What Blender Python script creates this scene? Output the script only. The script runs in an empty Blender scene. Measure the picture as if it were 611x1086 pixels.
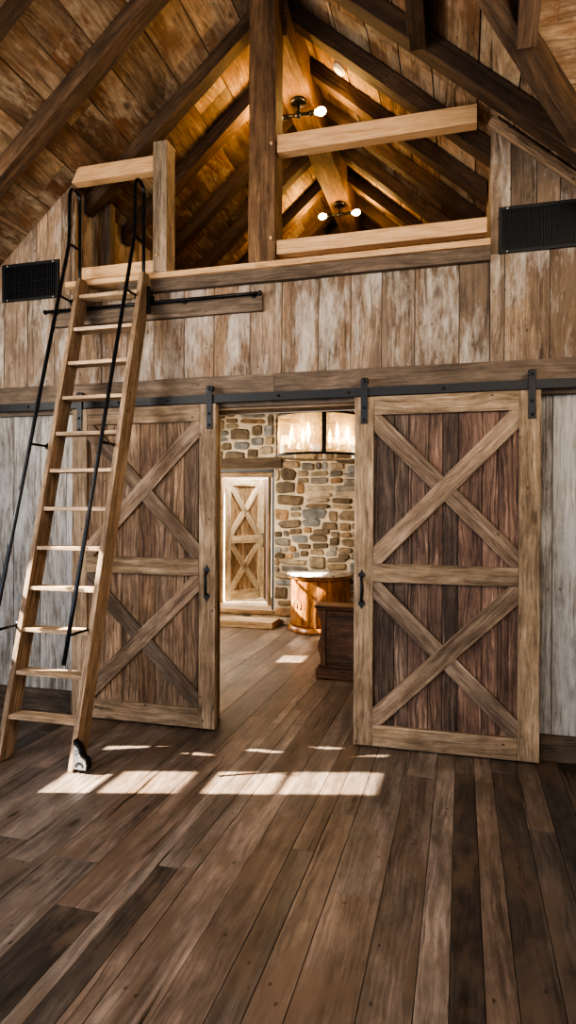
import bpy, bmesh, math, random
from mathutils import Vector, Matrix
C = bpy.context.scene.collection
SC = bpy.context.scene
rng = random.Random(11)

# ------------------------------------------------------------------ helpers
def V(*a): return Vector(a)

class MB:
    """collects boxes, boards and tubes into ONE mesh, with grain UVs in metres and a tone per board"""
    def __init__(s):
        s.bm = bmesh.new(); s.uv = s.bm.loops.layers.uv.new('UVMap'); s.col = s.bm.loops.layers.float_color.new('tone')
    def _paint(s, faces, L, tone, up=None):
        L = L.normalized(); ou = rng.random()*40; ov = rng.random()*40
        if tone is None: tone = (rng.random(), rng.random(), rng.random())
        W0 = V(0, 0, 1).cross(L)
        W0 = V(1, 0, 0) if W0.length < .05 else W0.normalized()
        W0 = (W0-L*W0.dot(L)).normalized(); T0 = L.cross(W0)
        for f in faces:
            n = f.normal; a, b, c = abs(n.dot(L)), abs(n.dot(W0)), abs(n.dot(T0))
            if a > .75: U, W = W0, T0
            else: U, W = L, (T0 if b > c else W0)
            for l in f.loops:
                l[s.uv].uv = (l.vert.co.dot(U)+ou, l.vert.co.dot(W)+ov)
                l[s.col] = (tone[0], tone[1], tone[2], 1)
    def beam(s, p0, p1, w, t, up=(0, 0, 1), tone=None, n=1, jit=0, taper=1.0):
        """a box running p0 -> p1; w across (up x L), t along up"""
        p0 = Vector(p0); p1 = Vector(p1); L = (p1-p0).normalized(); up = Vector(up)
        W = up.cross(L).normalized(); T = L.cross(W).normalized()
        rings = []
        for i in range(n+1):
            c = p0.lerp(p1, i/n); k = 1+(taper-1)*i/n; r = []
            for a, b in ((-1, -1), (1, -1), (1, 1), (-1, 1)):
                j = V(0, 0, 0)
                if jit and 0 < i < n: j = W*rng.uniform(-jit, jit)+T*rng.uniform(-jit, jit)
                r.append(s.bm.verts.new(c+W*a*w/2*k+T*b*t/2*k+j))
            rings.append(r)
        fs = [s.bm.faces.new(rings[0][::-1]), s.bm.faces.new(rings[-1])]
        for i in range(n):
            for k in range(4):
                fs.append(s.bm.faces.new((rings[i][k], rings[i][(k+1) % 4], rings[i+1][(k+1) % 4], rings[i+1][k])))
        for f in fs: f.normal_update()
        s._paint(fs, L, tone); return s
    def box(s, x0, x1, y0, y1, z0, z1, axis=None, tone=None):
        d = [x1-x0, y1-y0, z1-z0]
        if axis is None: axis = d.index(max(d))
        L = V(*[1.0 if k == axis else 0 for k in range(3)])
        return s.slab([(x0, y0, z0), (x1, y0, z0), (x1, y1, z0), (x0, y1, z0)], (0, 0, z1-z0), L, tone)
    def slab(s, pts, off, L, tone=None):
        a = [s.bm.verts.new(Vector(p)) for p in pts]; b = [s.bm.verts.new(Vector(p)+Vector(off)) for p in pts]
        fs = [s.bm.faces.new(a), s.bm.faces.new(b[::-1])]; n = len(a)
        for k in range(n): fs.append(s.bm.faces.new((a[k], b[k], b[(k+1) % n], a[(k+1) % n])))
        bmesh.ops.recalc_face_normals(s.bm, faces=fs)
        for f in fs: f.normal_update()
        s._paint(fs, Vector(L), tone); return s
    def tube(s, pts, r, seg=10, tone=None, cap=True):
        pts = [Vector(p) for p in pts]; T = (pts[1]-pts[0]).normalized(); N = T.orthogonal().normalized(); rings = []
        for i, p in enumerate(pts):
            if i == 0: T2 = (pts[1]-pts[0]).normalized()
            elif i == len(pts)-1: T2 = (pts[-1]-pts[-2]).normalized()
            else: T2 = ((pts[i+1]-p).normalized()+(p-pts[i-1]).normalized()).normalized()
            N = (N-T2*N.dot(T2)).normalized(); B = T2.cross(N); rr = r[i] if isinstance(r, (list, tuple)) else r
            rings.append([s.bm.verts.new(p+(N*math.cos(a)+B*math.sin(a))*rr) for a in [2*math.pi*k/seg for k in range(seg)]])
        fs = []
        for i in range(len(rings)-1):
            for k in range(seg):
                f = s.bm.faces.new((rings[i][k], rings[i][(k+1) % seg], rings[i+1][(k+1) % seg], rings[i+1][k])); f.smooth = True; fs.append(f)
        if cap: fs += [s.bm.faces.new(rings[0][::-1]), s.bm.faces.new(rings[-1])]
        for f in fs: f.normal_update()
        s._paint(fs, T, tone); return s
    def lathe(s, c, prof, seg=24, a0=0, a1=2*math.pi, sx=1, sy=1, axis='z', tone=None, smooth=True, cap=False):
        c = Vector(c); full = abs(a1-a0-2*math.pi) < 1e-6; n = seg if full else seg+1; rings = []
        for r, z in prof:
            ring = []
            for k in range(n):
                a = a0+(a1-a0)*k/seg; p = V(r*sx*math.cos(a), r*sy*math.sin(a), z)
                if axis == 'y': p = V(p.x, p.z, p.y)
                if axis == 'x': p = V(p.z, p.x, p.y)
                ring.append(s.bm.verts.new(c+p))
            rings.append(ring)
        fs = []
        for i in range(len(rings)-1):
            for k in range(n if full else n-1):
                q = (rings[i][k], rings[i][(k+1) % n], rings[i+1][(k+1) % n], rings[i+1][k])
                try:
                    f = s.bm.faces.new(q); f.smooth = smooth; fs.append(f)
                except ValueError: pass
        if cap:
            for ring in (rings[0], rings[-1]):
                try: fs.append(s.bm.faces.new(ring))
                except ValueError: pass
        bmesh.ops.recalc_face_normals(s.bm, faces=fs)
        for f in fs: f.normal_update()
        s._paint(fs, V(0, 0, 1), tone); return s
    def build(s, name, m, parent=None, bevel=0, kind=None):
        me = bpy.data.meshes.new(name); s.bm.to_mesh(me); s.bm.free(); me.materials.append(m)
        o = bpy.data.objects.new(name, me); C.objects.link(o)
        if parent is not None:
            o.parent = parent; o.matrix_parent_inverse = Matrix.Translation(-parent.location) if parent.rotation_euler.z == 0 else parent.matrix_basis.inverted()
        if bevel:
            b = o.modifiers.new('bevel', 'BEVEL'); b.width = bevel; b.segments = 2; b.limit_method = 'ANGLE'; b.angle_limit = math.radians(40)
        if kind: o['kind'] = kind
        return o

def thing(name, label, cat, loc=(0, 0, 0), group=None):
    o = bpy.data.objects.new(name, None); C.objects.link(o); o.location = loc; o.empty_display_size = .1
    return tag(o, label, cat, group)
def tag(o, label, cat, group=None):
    o['label'] = label; o['category'] = cat
    if group: o['group'] = group
    return o

def clip(poly, a, b, c):
    """keep a*x+b*y<=c of a 2D polygon"""
    out = []
    for i in range(len(poly)):
        p, q = poly[i], poly[(i+1) % len(poly)]; dp = a*p[0]+b*p[1]-c; dq = a*q[0]+b*q[1]-c
        if dp <= 0: out.append(p)
        if (dp < 0 < dq) or (dq < 0 < dp):
            t = dp/(dp-dq); out.append((p[0]+(q[0]-p[0])*t, p[1]+(q[1]-p[1])*t))
    return out

# ------------------------------------------------------------------ materials
class NT:
    def __init__(s, name):
        s.m = bpy.data.materials.new(name); s.m.use_nodes = True; s.t = s.m.node_tree; s.t.nodes.clear()
        s.out = s.n('ShaderNodeOutputMaterial')
    def n(s, ty, **k):
        o = s.t.nodes.new(ty)
        for a, v in k.items(): setattr(o, a, v)
        return o
    def l(s, a, b): s.t.links.new(a, b)
    def val(s, sock, v):
        if hasattr(v, 'is_output'): s.l(v, sock)
        else: sock.default_value = v
    def math(s, op, a, b=0.0, c=None, clamp=False):
        o = s.n('ShaderNodeMath', operation=op, use_clamp=clamp); s.val(o.inputs[0], a); s.val(o.inputs[1], b)
        if c is not None: s.val(o.inputs[2], c)
        return o.outputs[0]
    def mix(s, f, a, b, mode='MIX'):
        o = s.n('ShaderNodeMix', data_type='RGBA', blend_type=mode); s.val(o.inputs[0], f)
        for i, v in ((6, a), (7, b)):
            if isinstance(v, tuple) and len(v) == 3: v = v+(1,)
            s.val(o.inputs[i], v)
        return o.outputs[2]
    def ramp(s, f, stops, interp='LINEAR'):
        o = s.n('ShaderNodeValToRGB'); o.color_ramp.interpolation = interp; e = o.color_ramp.elements
        while len(e) < len(stops): e.new(0.5)
        for k, (p, c) in enumerate(stops):
            e[k].position = p; e[k].color = (c, c, c, 1) if isinstance(c, (int, float)) else tuple(c)+(1,)
        s.l(f, o.inputs[0]); return o.outputs[0]
    def noise(s, vec, scale, detail=6, rough=.6, dist=0):
        o = s.n('ShaderNodeTexNoise'); s.l(vec, o.inputs['Vector']); o.inputs['Scale'].default_value = scale
        o.inputs['Detail'].default_value = detail; o.inputs['Roughness'].default_value = rough; o.inputs['Distortion'].default_value = dist
        return o.outputs[0]
    def scale(s, vec, k):
        o = s.n('ShaderNodeVectorMath', operation='MULTIPLY'); s.l(vec, o.inputs[0]); o.inputs[1].default_value = k; return o.outputs[0]

def wood(name, cols, wash=0.0, washcol=(.62, .6, .56), rough=.75, gv=26, gu=1.3, knots=.5, bump=.35, var=.9, cracks=.6, saw=0.0, coat=0.0, alt=None, rust=None, spots=0.0, patch=.6, ct=.22):
    t = NT(name); uv = t.n('ShaderNodeUVMap', uv_map='UVMap').outputs[0]
    at = t.n('ShaderNodeAttribute', attribute_name='tone'); sep = t.n('ShaderNodeSeparateColor'); t.l(at.outputs['Color'], sep.inputs[0])
    r, g, b = sep.outputs
    off = t.n('ShaderNodeCombineXYZ'); t.l(t.math('MULTIPLY', g, 37.0), off.inputs[2])
    add = t.n('ShaderNodeVectorMath', operation='ADD'); t.l(uv, add.inputs[0]); t.l(off.outputs[0], add.inputs[1]); vec = add.outputs[0]
    # slow wander of the grain lines
    wob = t.noise(t.scale(vec, (1.6, 5, 1)), 1.0, 3, .5)
    wv = t.n('ShaderNodeCombineXYZ'); t.l(t.math('MULTIPLY', t.math('SUBTRACT', wob, .5), .11), wv.inputs[1])
    add2 = t.n('ShaderNodeVectorMath', operation='ADD'); t.l(vec, add2.inputs[0]); t.l(wv.outputs[0], add2.inputs[1]); gvv = add2.outputs[0]
    g1 = t.noise(t.scale(gvv, (gu*1.5, gv*2.5, 1)), 1.0, 9, .72)
    g2 = t.noise(t.scale(gvv, (gu*4, gv*6.5, 1)), 1.0, 5, .7)
    big = t.noise(t.scale(vec, (1.3, 4.5, 1)), 1.0, 5, .6, .4)
    mid = t.noise(t.scale(vec, (7, 16, 1)), 1.0, 8, .7, .3)
    f = t.math('ADD', t.math('MULTIPLY', g1, .48), t.math('ADD', t.math('MULTIPLY', g2, .34), t.math('ADD', t.math('MULTIPLY', big, .12), t.math('MULTIPLY', mid, .08))))
    n = len(cols); stops = [(.51-ct/2+ct*k/(n-1), cols[k]) for k in range(n)]
    col = t.ramp(f, stops)
    if alt: col = t.mix(t.math('MULTIPLY', t.ramp(b, [(.45, 0), (.8, 1)]), .75), col, t.mix(1.0, col, alt, 'MULTIPLY'))
    col = t.mix(patch, col, t.mix(1.0, col, t.ramp(t.math('ADD', t.math('MULTIPLY', big, .6), t.math('MULTIPLY', mid, .4)), [(.36, (.38, .36, .35)), (.5, (.9, .9, .9)), (.64, (1.6, 1.55, 1.5))]), 'MULTIPLY'))
    br = t.math('MULTIPLY_ADD', r, var, 1-var*.5); bc = t.n('ShaderNodeCombineColor')
    for k in range(3): t.l(br, bc.inputs[k])
    col = t.mix(1.0, col, bc.outputs[0], 'MULTIPLY')
    h = t.math('MULTIPLY', g1, .6)
    if rust: col = t.mix(t.math('MULTIPLY', t.ramp(t.noise(t.scale(vec, (2.2, 5, 1)), 1.0, 6, .6), [(.5, 0), (.62, 1)]), .7), col, rust)
    if wash > 0:
        w1 = t.noise(t.scale(vec, (1.7, 5, 1)), 1.0, 4, .6); w2 = t.noise(t.scale(vec, (9, 40, 1)), 1.0, 8, .75)
        w = t.math('ADD', t.math('MULTIPLY', w1, .62), t.math('ADD', t.math('MULTIPLY', w2, .42), t.math('MULTIPLY', t.math('SUBTRACT', b, .5), .07)))
        lo = .62-.2*wash; wf = t.ramp(w, [(lo-.02, 0), (lo+.14, .85)])
        col = t.mix(wf, col, washcol); h = t.math('ADD', h, t.math('MULTIPLY', wf, .25))
    if cracks > 0:
        ck = t.ramp(t.noise(t.scale(gvv, (.9, 30, 1)), 1.0, 3, .5), [(.29, 1), (.35, 0)])
        ckf = t.math('MULTIPLY', ck, cracks, clamp=True); col = t.mix(ckf, col, (.018, .012, .008)); h = t.math('SUBTRACT', h, t.math('MULTIPLY', ckf, .6))
    if knots > 0:
        vo = t.n('ShaderNodeTexVoronoi', feature='F1'); t.l(t.scale(vec, (2.1, 5.5, 1)), vo.inputs['Vector']); vo.inputs['Scale'].default_value = 1.0
        kd = t.math('ADD', vo.outputs['Distance'], t.math('MULTIPLY', t.math('SUBTRACT', mid, .5), .12))
        kf = t.math('MULTIPLY', t.ramp(kd, [(.05, 1), (.13, 0)]), knots); col = t.mix(kf, col, (.03, .017, .009))
    if spots > 0:
        vo = t.n('ShaderNodeTexVoronoi', feature='F1'); t.l(t.scale(vec, (7, 11, 1)), vo.inputs['Vector']); vo.inputs['Scale'].default_value = 1.0
        kf = t.math('MULTIPLY', t.ramp(vo.outputs['Distance'], [(.05, 1), (.09, 0)]), spots); col = t.mix(kf, col, (.012, .008, .006)); h = t.math('SUBTRACT', h, kf)
    if saw > 0:
        wv2 = t.n('ShaderNodeTexWave', wave_type='BANDS', bands_direction='X'); sh = t.n('ShaderNodeVectorMath', operation='ADD')
        cx = t.n('ShaderNodeCombineXYZ'); sx = t.n('ShaderNodeSeparateXYZ'); t.l(vec, sx.inputs[0])
        t.l(t.math('ADD', sx.outputs[0], t.math('MULTIPLY', sx.outputs[1], .55)), cx.inputs[0]); t.l(cx.outputs[0], wv2.inputs['Vector'])
        wv2.inputs['Scale'].default_value = 32; wv2.inputs['Distortion'].default_value = 1.2; wv2.inputs['Detail'].default_value = 2
        col = t.mix(t.math('MULTIPLY', wv2.outputs[1], saw), col, t.mix(1.0, col, (.45, .43, .42), 'MULTIPLY')); h = t.math('ADD', h, t.math('MULTIPLY', wv2.outputs[1], saw*.4))
    bs = t.n('ShaderNodeBsdfPrincipled'); t.l(col, bs.inputs['Base Color'])
    t.l(t.math('MULTIPLY_ADD', g1, .25, rough-.12), bs.inputs['Roughness'])
    bs.inputs['Specular IOR Level'].default_value = .35
    if coat: bs.inputs['Coat Weight'].default_value = coat; bs.inputs['Coat Roughness'].default_value = .22
    bp = t.n('ShaderNodeBump'); bp.inputs['Strength'].default_value = bump; bp.inputs['Distance'].default_value = .012; t.l(h, bp.inputs['Height'])
    t.l(bp.outputs[0], bs.inputs['Normal']); t.l(bs.outputs[0], t.out.inputs[0]); return t.m

def plain(name, col, rough=.5, metal=0, nz=.15, scale=30, bump=.1, spec=.5, coat=0, emit=None, est=0):
    t = NT(name); tc = t.n('ShaderNodeTexCoord').outputs['Object']; f = t.noise(tc, scale, 5, .6)
    c2 = tuple(max(0, x*(1-nz)) for x in col); c3 = tuple(min(1, x*(1+nz)) for x in col)
    bs = t.n('ShaderNodeBsdfPrincipled'); t.l(t.ramp(f, [(.35, c2), (.65, c3)]), bs.inputs['Base Color'])
    bs.inputs['Roughness'].default_value = rough; bs.inputs['Metallic'].default_value = metal; bs.inputs['Specular IOR Level'].default_value = spec
    if coat: bs.inputs['Coat Weight'].default_value = coat
    if emit: bs.inputs['Emission Color'].default_value = tuple(emit)+(1,); bs.inputs['Emission Strength'].default_value = est
    bp = t.n('ShaderNodeBump'); bp.inputs['Strength'].default_value = bump; bp.inputs['Distance'].default_value = .004; t.l(f, bp.inputs['Height']); t.l(bp.outputs[0], bs.inputs['Normal'])
    t.l(bs.outputs[0], t.out.inputs[0]); return t.m

M = {}
M['wall'] = wood('weathered_barn_siding', [(.05, .032, .02), (.14, .095, .062), (.26, .185, .125), (.40, .31, .22)], wash=.47, washcol=(.47, .415, .35), rust=(.17, .115, .075), knots=.5, spots=.6, var=.65, gv=22, saw=.12, alt=(.95, .8, .66), ct=.28)
M['wall_low'] = wood('pale_painted_siding', [(.09, .07, .055), (.20, .17, .14), (.34, .31, .27), (.48, .46, .43)], wash=.55, washcol=(.42, .40, .375), knots=.25, spots=.5, var=.35, gv=20, saw=.05)
M['roof'] = wood('roof_boards', [(.04, .024, .013), (.12, .075, .041), (.25, .168, .1), (.42, .31, .2)], wash=.35, washcol=(.42, .34, .24), rust=(.14, .06, .022), knots=.7, spots=.5, var=1.2, gv=17, alt=(.85, .66, .5), ct=.36)
M['beam'] = wood('old_beam', [(.014, .008, .004), (.042, .023, .012), (.085, .048, .025), (.16, .095, .052)], knots=.6, spots=.6, var=.5, gv=15, bump=.4, ct=.36)
M['post'] = wood('hewn_post', [(.025, .013, .006), (.08, .042, .02), (.155, .088, .044), (.27, .17, .095)], knots=.8, spots=.6, var=.4, gv=15, bump=.45, ct=.32)
M['grey_post'] = wood('grey_post', [(.06, .042, .027), (.16, .115, .075), (.26, .19, .125), (.36, .28, .2)], knots=.4, spots=.5, var=.3, gv=20)
M['pine'] = wood('fresh_pine', [(.30, .165, .075), (.44, .255, .125), (.52, .32, .165), (.58, .37, .205)], knots=.35, cracks=.15, var=.15, gv=22, bump=.12, rough=.6, patch=.2)
M['dark'] = wood('dark_board', [(.03, .02, .014), (.075, .051, .034), (.125, .09, .062), (.2, .15, .11)], knots=.4, spots=.5, var=.35, gv=22, ct=.3)
M['frame'] = wood('door_frame_wood', [(.085, .055, .032), (.19, .128, .076), (.29, .205, .13), (.40, .30, .205)], knots=.6, spots=.8, var=.3, gv=18, saw=.25, bump=.35, cracks=.45, alt=(.9, .85, .8))
M['panel'] = wood('door_panel_wood', [(.022, .013, .010), (.07, .045, .033), (.15, .10, .072), (.28, .2, .15)], knots=.7, spots=.5, var=1.0, gv=24, bump=.5, cracks=.8, alt=(.95, .8, .75))
M['panel_warm'] = wood('door_panel_warm_wood', [(.04, .024, .014), (.12, .075, .046), (.22, .145, .092), (.36, .26, .175)], knots=.7, spots=.5, var=.8, gv=24, bump=.5, cracks=.8, alt=(.95, .82, .72))
M['brace'] = wood('door_brace_wood', [(.065, .04, .026), (.155, .103, .066), (.25, .175, .117), (.36, .27, .195)], knots=.4, spots=.6, var=.45, gv=26, bump=.4, cracks=.5, saw=.15, alt=(.85, .88, .95))
M['saw'] = wood('sawn_rail_wood', [(.09, .058, .034), (.19, .13, .078), (.29, .205, .13), (.39, .29, .2)], knots=.2, spots=.5, var=.2, gv=12, saw=.75, cracks=.2)
M['ladder'] = wood('ladder_wood', [(.075, .044, .024), (.165, .103, .06), (.265, .178, .108), (.37, .27, .18)], knots=.5, spots=.7, var=.3, gv=26, bump=.3, cracks=.4)
M['tread'] = wood('tread_wood', [(.14, .085, .045), (.26, .17, .095), (.38, .26, .16), (.5, .37, .25)], knots=.3, spots=.3, var=.3, gv=30, bump=.3, cracks=.3)
M['floor'] = wood('reclaimed_oak_floor', [(.03, .022, .017), (.085, .064, .05), (.155, .12, .096), (.25, .2, .165)], knots=.8, spots=.6, var=1.3, gv=14, gu=.8, rough=.38, bump=.25, cracks=1.0, ct=.36, alt=(.95, .85, .78), rust=(.12, .078, .052), patch=.7)
M['hallwood'] = wood('pale_door_wood', [(.3, .2, .12), (.5, .38, .25), (.62, .52, .38), (.7, .62, .5)], knots=.3, spots=.3, var=.3, gv=20, cracks=.3)
M['step'] = wood('step_wood', [(.12, .07, .035), (.28, .18, .1), (.42, .3, .19), (.5, .38, .26)], knots=.3, spots=.3, var=.3, gv=20)
M['veneer'] = wood('polished_walnut', [(.10, .035, .010), (.24, .095, .028), (.38, .17, .052), (.50, .25, .085)], knots=.1, cracks=0, var=.2, gv=9, gu=2, rough=.3, bump=.04, coat=.5)
M['darkwood'] = wood('dark_polished_wood', [(.035, .015, .006), (.085, .038, .014), (.15, .07, .028), (.22, .115, .05)], knots=.1, cracks=0, var=.2, gv=9, gu=2, rough=.35, bump=.05, coat=.4)
M['metal'] = plain('black_iron', (.004, .0041, .0045), .55, .1, .4, 60, .25)
M['steel'] = plain('black_pipe', (.014, .016, .02), .3, .7, .3, 50, .12)
M['castgrey'] = plain('cast_plate', (.42, .41, .4), .4, .8, .3, 60, .2)
M['grille'] = plain('black_grille', (.006, .006, .007), .55, .3, .3, 80, .1)
M['white'] = plain('white_plastic', (.65, .63, .58), .4, 0, .05)
M['plaster'] = plain('cream_plaster', (.7, .66, .58), .9, 0, .08, 6, .2)
M['shell'] = plain('backing_board', (.03, .022, .016), .9, 0, .2, 8, .1)
M['slate'] = plain('slate_paint', (.03, .04, .06), .5, 0, .2, 20)
M['nickel'] = plain('aged_nickel', (.4, .37, .33), .25, 1, .1)
M['ceramic'] = plain('canopy_black', (.01, .009, .008), .4, .5, .2)
M['mortar'] = plain('cream_mortar', (.56, .48, .37), .95, 0, .18, 14, .9)
M['quilt'] = plain('wood_underlay', (.1, .07, .05), .8, 0, .1)
M['bulb'] = plain('lit_bulb', (1, .8, .5), .3, 0, 0, emit=(1, .62, .26), est=28)
M['candle'] = plain('lit_candle_bulb', (1, .85, .6), .3, 0, 0, emit=(1, .58, .22), est=7)

def stone_mat():
    t = NT('field_stone'); at = t.n('ShaderNodeAttribute', attribute_name='tone'); tc = t.n('ShaderNodeTexCoord').outputs['Object']
    n1 = t.noise(tc, 9, 8, .65); n2 = t.noise(tc, 45, 6, .7)
    c = t.mix(.8, at.outputs['Color'], t.mix(1.0, at.outputs['Color'], t.ramp(n1, [(.3, (.4, .38, .36)), (.5, (1, .98, .95)), (.7, (1.7, 1.6, 1.45))]), 'MULTIPLY'))
    c = t.mix(t.math('MULTIPLY', t.ramp(n2, [(.55, 0), (.7, 1)]), .3), c, (.5, .42, .3))
    bs = t.n('ShaderNodeBsdfPrincipled'); t.l(c, bs.inputs['Base Color']); bs.inputs['Roughness'].default_value = .85
    bp = t.n('ShaderNodeBump'); bp.inputs['Strength'].default_value = .7; bp.inputs['Distance'].default_value = .02; t.l(t.math('ADD', n1, t.math('MULTIPLY', n2, .3)), bp.inputs['Height'])
    t.l(bp.outputs[0], bs.inputs['Normal']); t.l(bs.outputs[0], t.out.inputs[0]); return t.m
M['stone'] = stone_mat()

def marble_mat():
    t = NT('veined_stone_top'); tc = t.n('ShaderNodeTexCoord').outputs['Object']
    n = t.noise(tc, 6, 8, .7, 1.5); c = t.ramp(n, [(.38, (.22, .15, .1)), (.48, (.62, .55, .47)), (.6, (.75, .7, .64))])
    bs = t.n('ShaderNodeBsdfPrincipled'); t.l(c, bs.inputs['Base Color']); bs.inputs['Roughness'].default_value = .2
    t.l(bs.outputs[0], t.out.inputs[0]); return t.m
M['marble'] = marble_mat()

def glass_mat(name, seeded=False, tint=(1, 1, 1)):
    t = NT(name); tr = t.n('ShaderNodeBsdfTransparent'); tr.inputs[0].default_value = tint+(1,)
    gl = t.n('ShaderNodeBsdfGlossy'); gl.inputs[1].default_value = .08; mx = t.n('ShaderNodeMixShader'); mx.inputs[0].default_value = .08
    t.l(tr.outputs[0], mx.inputs[1]); t.l(gl.outputs[0], mx.inputs[2]); out = mx.outputs[0]
    if seeded:
        tc = t.n('ShaderNodeTexCoord').outputs['Object']; vo = t.n('ShaderNodeTexVoronoi'); t.l(tc, vo.inputs['Vector']); vo.inputs['Scale'].default_value = 40
        n = t.noise(tc, 18, 5, .7)
        f = t.math('ADD', t.ramp(vo.outputs['Distance'], [(.0, .4), (.4, .08)]), t.math('MULTIPLY', n, .15))
        tl = t.n('ShaderNodeBsdfTranslucent'); tl.inputs[0].default_value = (.9, .74, .48, 1)
        m2 = t.n('ShaderNodeMixShader'); t.l(f, m2.inputs[0]); t.l(mx.outputs[0], m2.inputs[1]); t.l(tl.outputs[0], m2.inputs[2]); out = m2.outputs[0]
    t.l(out, t.out.inputs[0]); return t.m
M['pane'] = glass_mat('window_pane'); M['seeded'] = glass_mat('seeded_glass', True)

# ------------------------------------------------------------------ dimensions (metres; wall face at y=4.4)
XL, XR, YB, YW, YS = -4.3, 1.6, -1.6, 4.4, 8.6       # room left / right / rear, plank wall, stone wall
RX, RZ, SL = -1.38, 5.58, .87                          # ridge x, ridge z of the roof boards, slope
def zroof(x): return RZ-SL*abs(x-RX)
DM, DY0, DZ0, DYC = .73, 3.275, 4.33, 1.7              # dormer plane
def zdorm(y): return DZ0-DM*((y if y > DYC else 2*DYC-y)-DY0)
def xval(y): return ((y if y > DYC else 2*DYC-y)-3.205)/1.19
def ztop(x, y):
    if x > xval(y): return max(zdorm(y), zroof(x))
    return zroof(x)

# ------------------------------------------------------------------ floor
mb = MB()
edges = [(-1.38, None), (-1.31, None), (-1.213, None), (-1.13, None), (-.936, None), (-.769, None), (-.658, None), (-.531, None), (-.315, None), (-.142, None), (-.032, None), (.082, None), (.188, None), (.33, None)]
xs = [e[0] for e in edges]
# (near-segment tone, y where the near segment ends)
near = {-1.38: (.75, 2.45), -1.31: (.12, 2.6), -1.213: (.66, 2.62), -1.13: (.8, 3.7), -.936: (.55, 3.2), -.769: (.35, 2.9), -.658: (.62, 3.3), -.531: (.72, 2.62),
        -.315: (.5, 3.9), -.142: (.95, 3.43), -.032: (.06, 4.0), .082: (.85, 3.93), .188: (.12, 4.1), .33: (.3, 3.4)}
x = -1.38
L_ = []
while x > XL-.02:
    w = rng.choice([.12, .14, .17, .2, .24]); L_.append(x-w); x -= w
xs = sorted(L_)+xs
x = .33
while x < XR:
    x += rng.choice([.13, .16, .2, .12]); xs.append(x)
for i in range(len(xs)-1):
    x0, x1 = max(xs[i], XL-.02), min(xs[i+1], XR+.02)
    if x1-x0 < .02: continue
    y = YB; first = True
    while y < YS:
        if xs[i] in near and y <= 1.2:
            y1 = near[xs[i]][1] if not first else rng.uniform(-.4, .9); t0 = near[xs[i]][0] if not first else rng.random()
            if first: first = False
        else:
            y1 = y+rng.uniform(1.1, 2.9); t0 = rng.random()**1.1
            if x0 > .15: t0 *= .5  # right-hand boards darker, partly shade painted into the tone
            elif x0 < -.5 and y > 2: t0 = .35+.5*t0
        y1 = min(y1, YS)
        if YS-y1 < .4: y1 = YS
        g = .0022; dz = rng.uniform(-.0012, .0012)
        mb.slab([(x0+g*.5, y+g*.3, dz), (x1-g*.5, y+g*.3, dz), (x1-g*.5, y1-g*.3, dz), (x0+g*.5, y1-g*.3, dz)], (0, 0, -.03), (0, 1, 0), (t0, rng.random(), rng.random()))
        y = y1
mb.box(XL-.1, XR+.1, YB-.1, YS+.3, -.12, -.031, tone=(0, .5, .5))
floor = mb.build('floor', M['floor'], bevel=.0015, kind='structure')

# ------------------------------------------------------------------ plank wall facing the camera
def vboards(mb, xa, xb, z0f, z1f, y, th=.022, breaks=None, wr=(.19, .27), tone=None, dx=None):
    if breaks is None:
        breaks = [xa]; x = xa
        while x < xb-.08:
            x += rng.uniform(*wr); breaks.append(min(x, xb))
        breaks[-1] = xb
    for a, b in zip(breaks[:-1], breaks[1:]):
        if b-a < .01: continue
        g = .002; j = rng.uniform(0, .006)
        p = [(a+g, y-j, z0f(a)), (b-g, y-j, z0f(b)), (b-g, y-j, z1f(b)), (a+g, y-j, z1f(a))]
        if a < RX < b and z1f(a) != z1f(RX): p = [p[0], p[1], p[2], (RX, y-j, z1f(RX)), p[3]]
        mb.slab(p, (0, th, 0), (0, 0, 1), tone)
zc = lambda c: (lambda x: c)
OPL, OPR, LOFT = -1.80, -.60, 3.30
mb = MB()
vboards(mb, XL, -3.0, zc(LOFT), lambda x: min(zroof(x), 4.16), YW)
brk = [-3.0, -2.72, -2.5, -2.27, -2.02, -1.78, -1.5, -1.257, -.986, -.756, -.54, -.315, -.024, .172, .264, .541, .80, 1.05, 1.3, XR]
vboards(mb, -3.0, .172, zc(2.5), zc(LOFT), YW, breaks=[b for b in brk if b <= .172])
vboards(mb, XL, -3.0, zc(2.5), zc(LOFT), YW)
bt = [.172, .30, .46, .60, .78, 1.0, 1.2, 1.42, XR]
vboards(mb, .172, XR, zc(LOFT), lambda x: ztop(x, YW)-.01, YW, breaks=bt)
vboards(mb, .172, XR, zc(2.5), zc(LOFT), YW, breaks=[b for b in brk if b >= .172])
vboards(mb, -3.0, -2.95, zc(LOFT), zc(4.2), YW, breaks=[-3.0, -2.96])
wall = mb.build('wall_front', M['wall'], bevel=.002, kind='structure')
mb = MB()
vboards(mb, XL, OPL, zc(0), zc(2.5), YW, wr=(.2, .3), breaks=[XL, -4.05, -3.8, -3.52, -3.27, -3.03, -2.8, -2.55, -2.3, -2.05, OPL])
vboards(mb, OPR, XR, zc(0), zc(2.5), YW, wr=(.2, .3))
mb.build('wall_front', M['wall_low'], bevel=.002, kind='structure')
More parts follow.
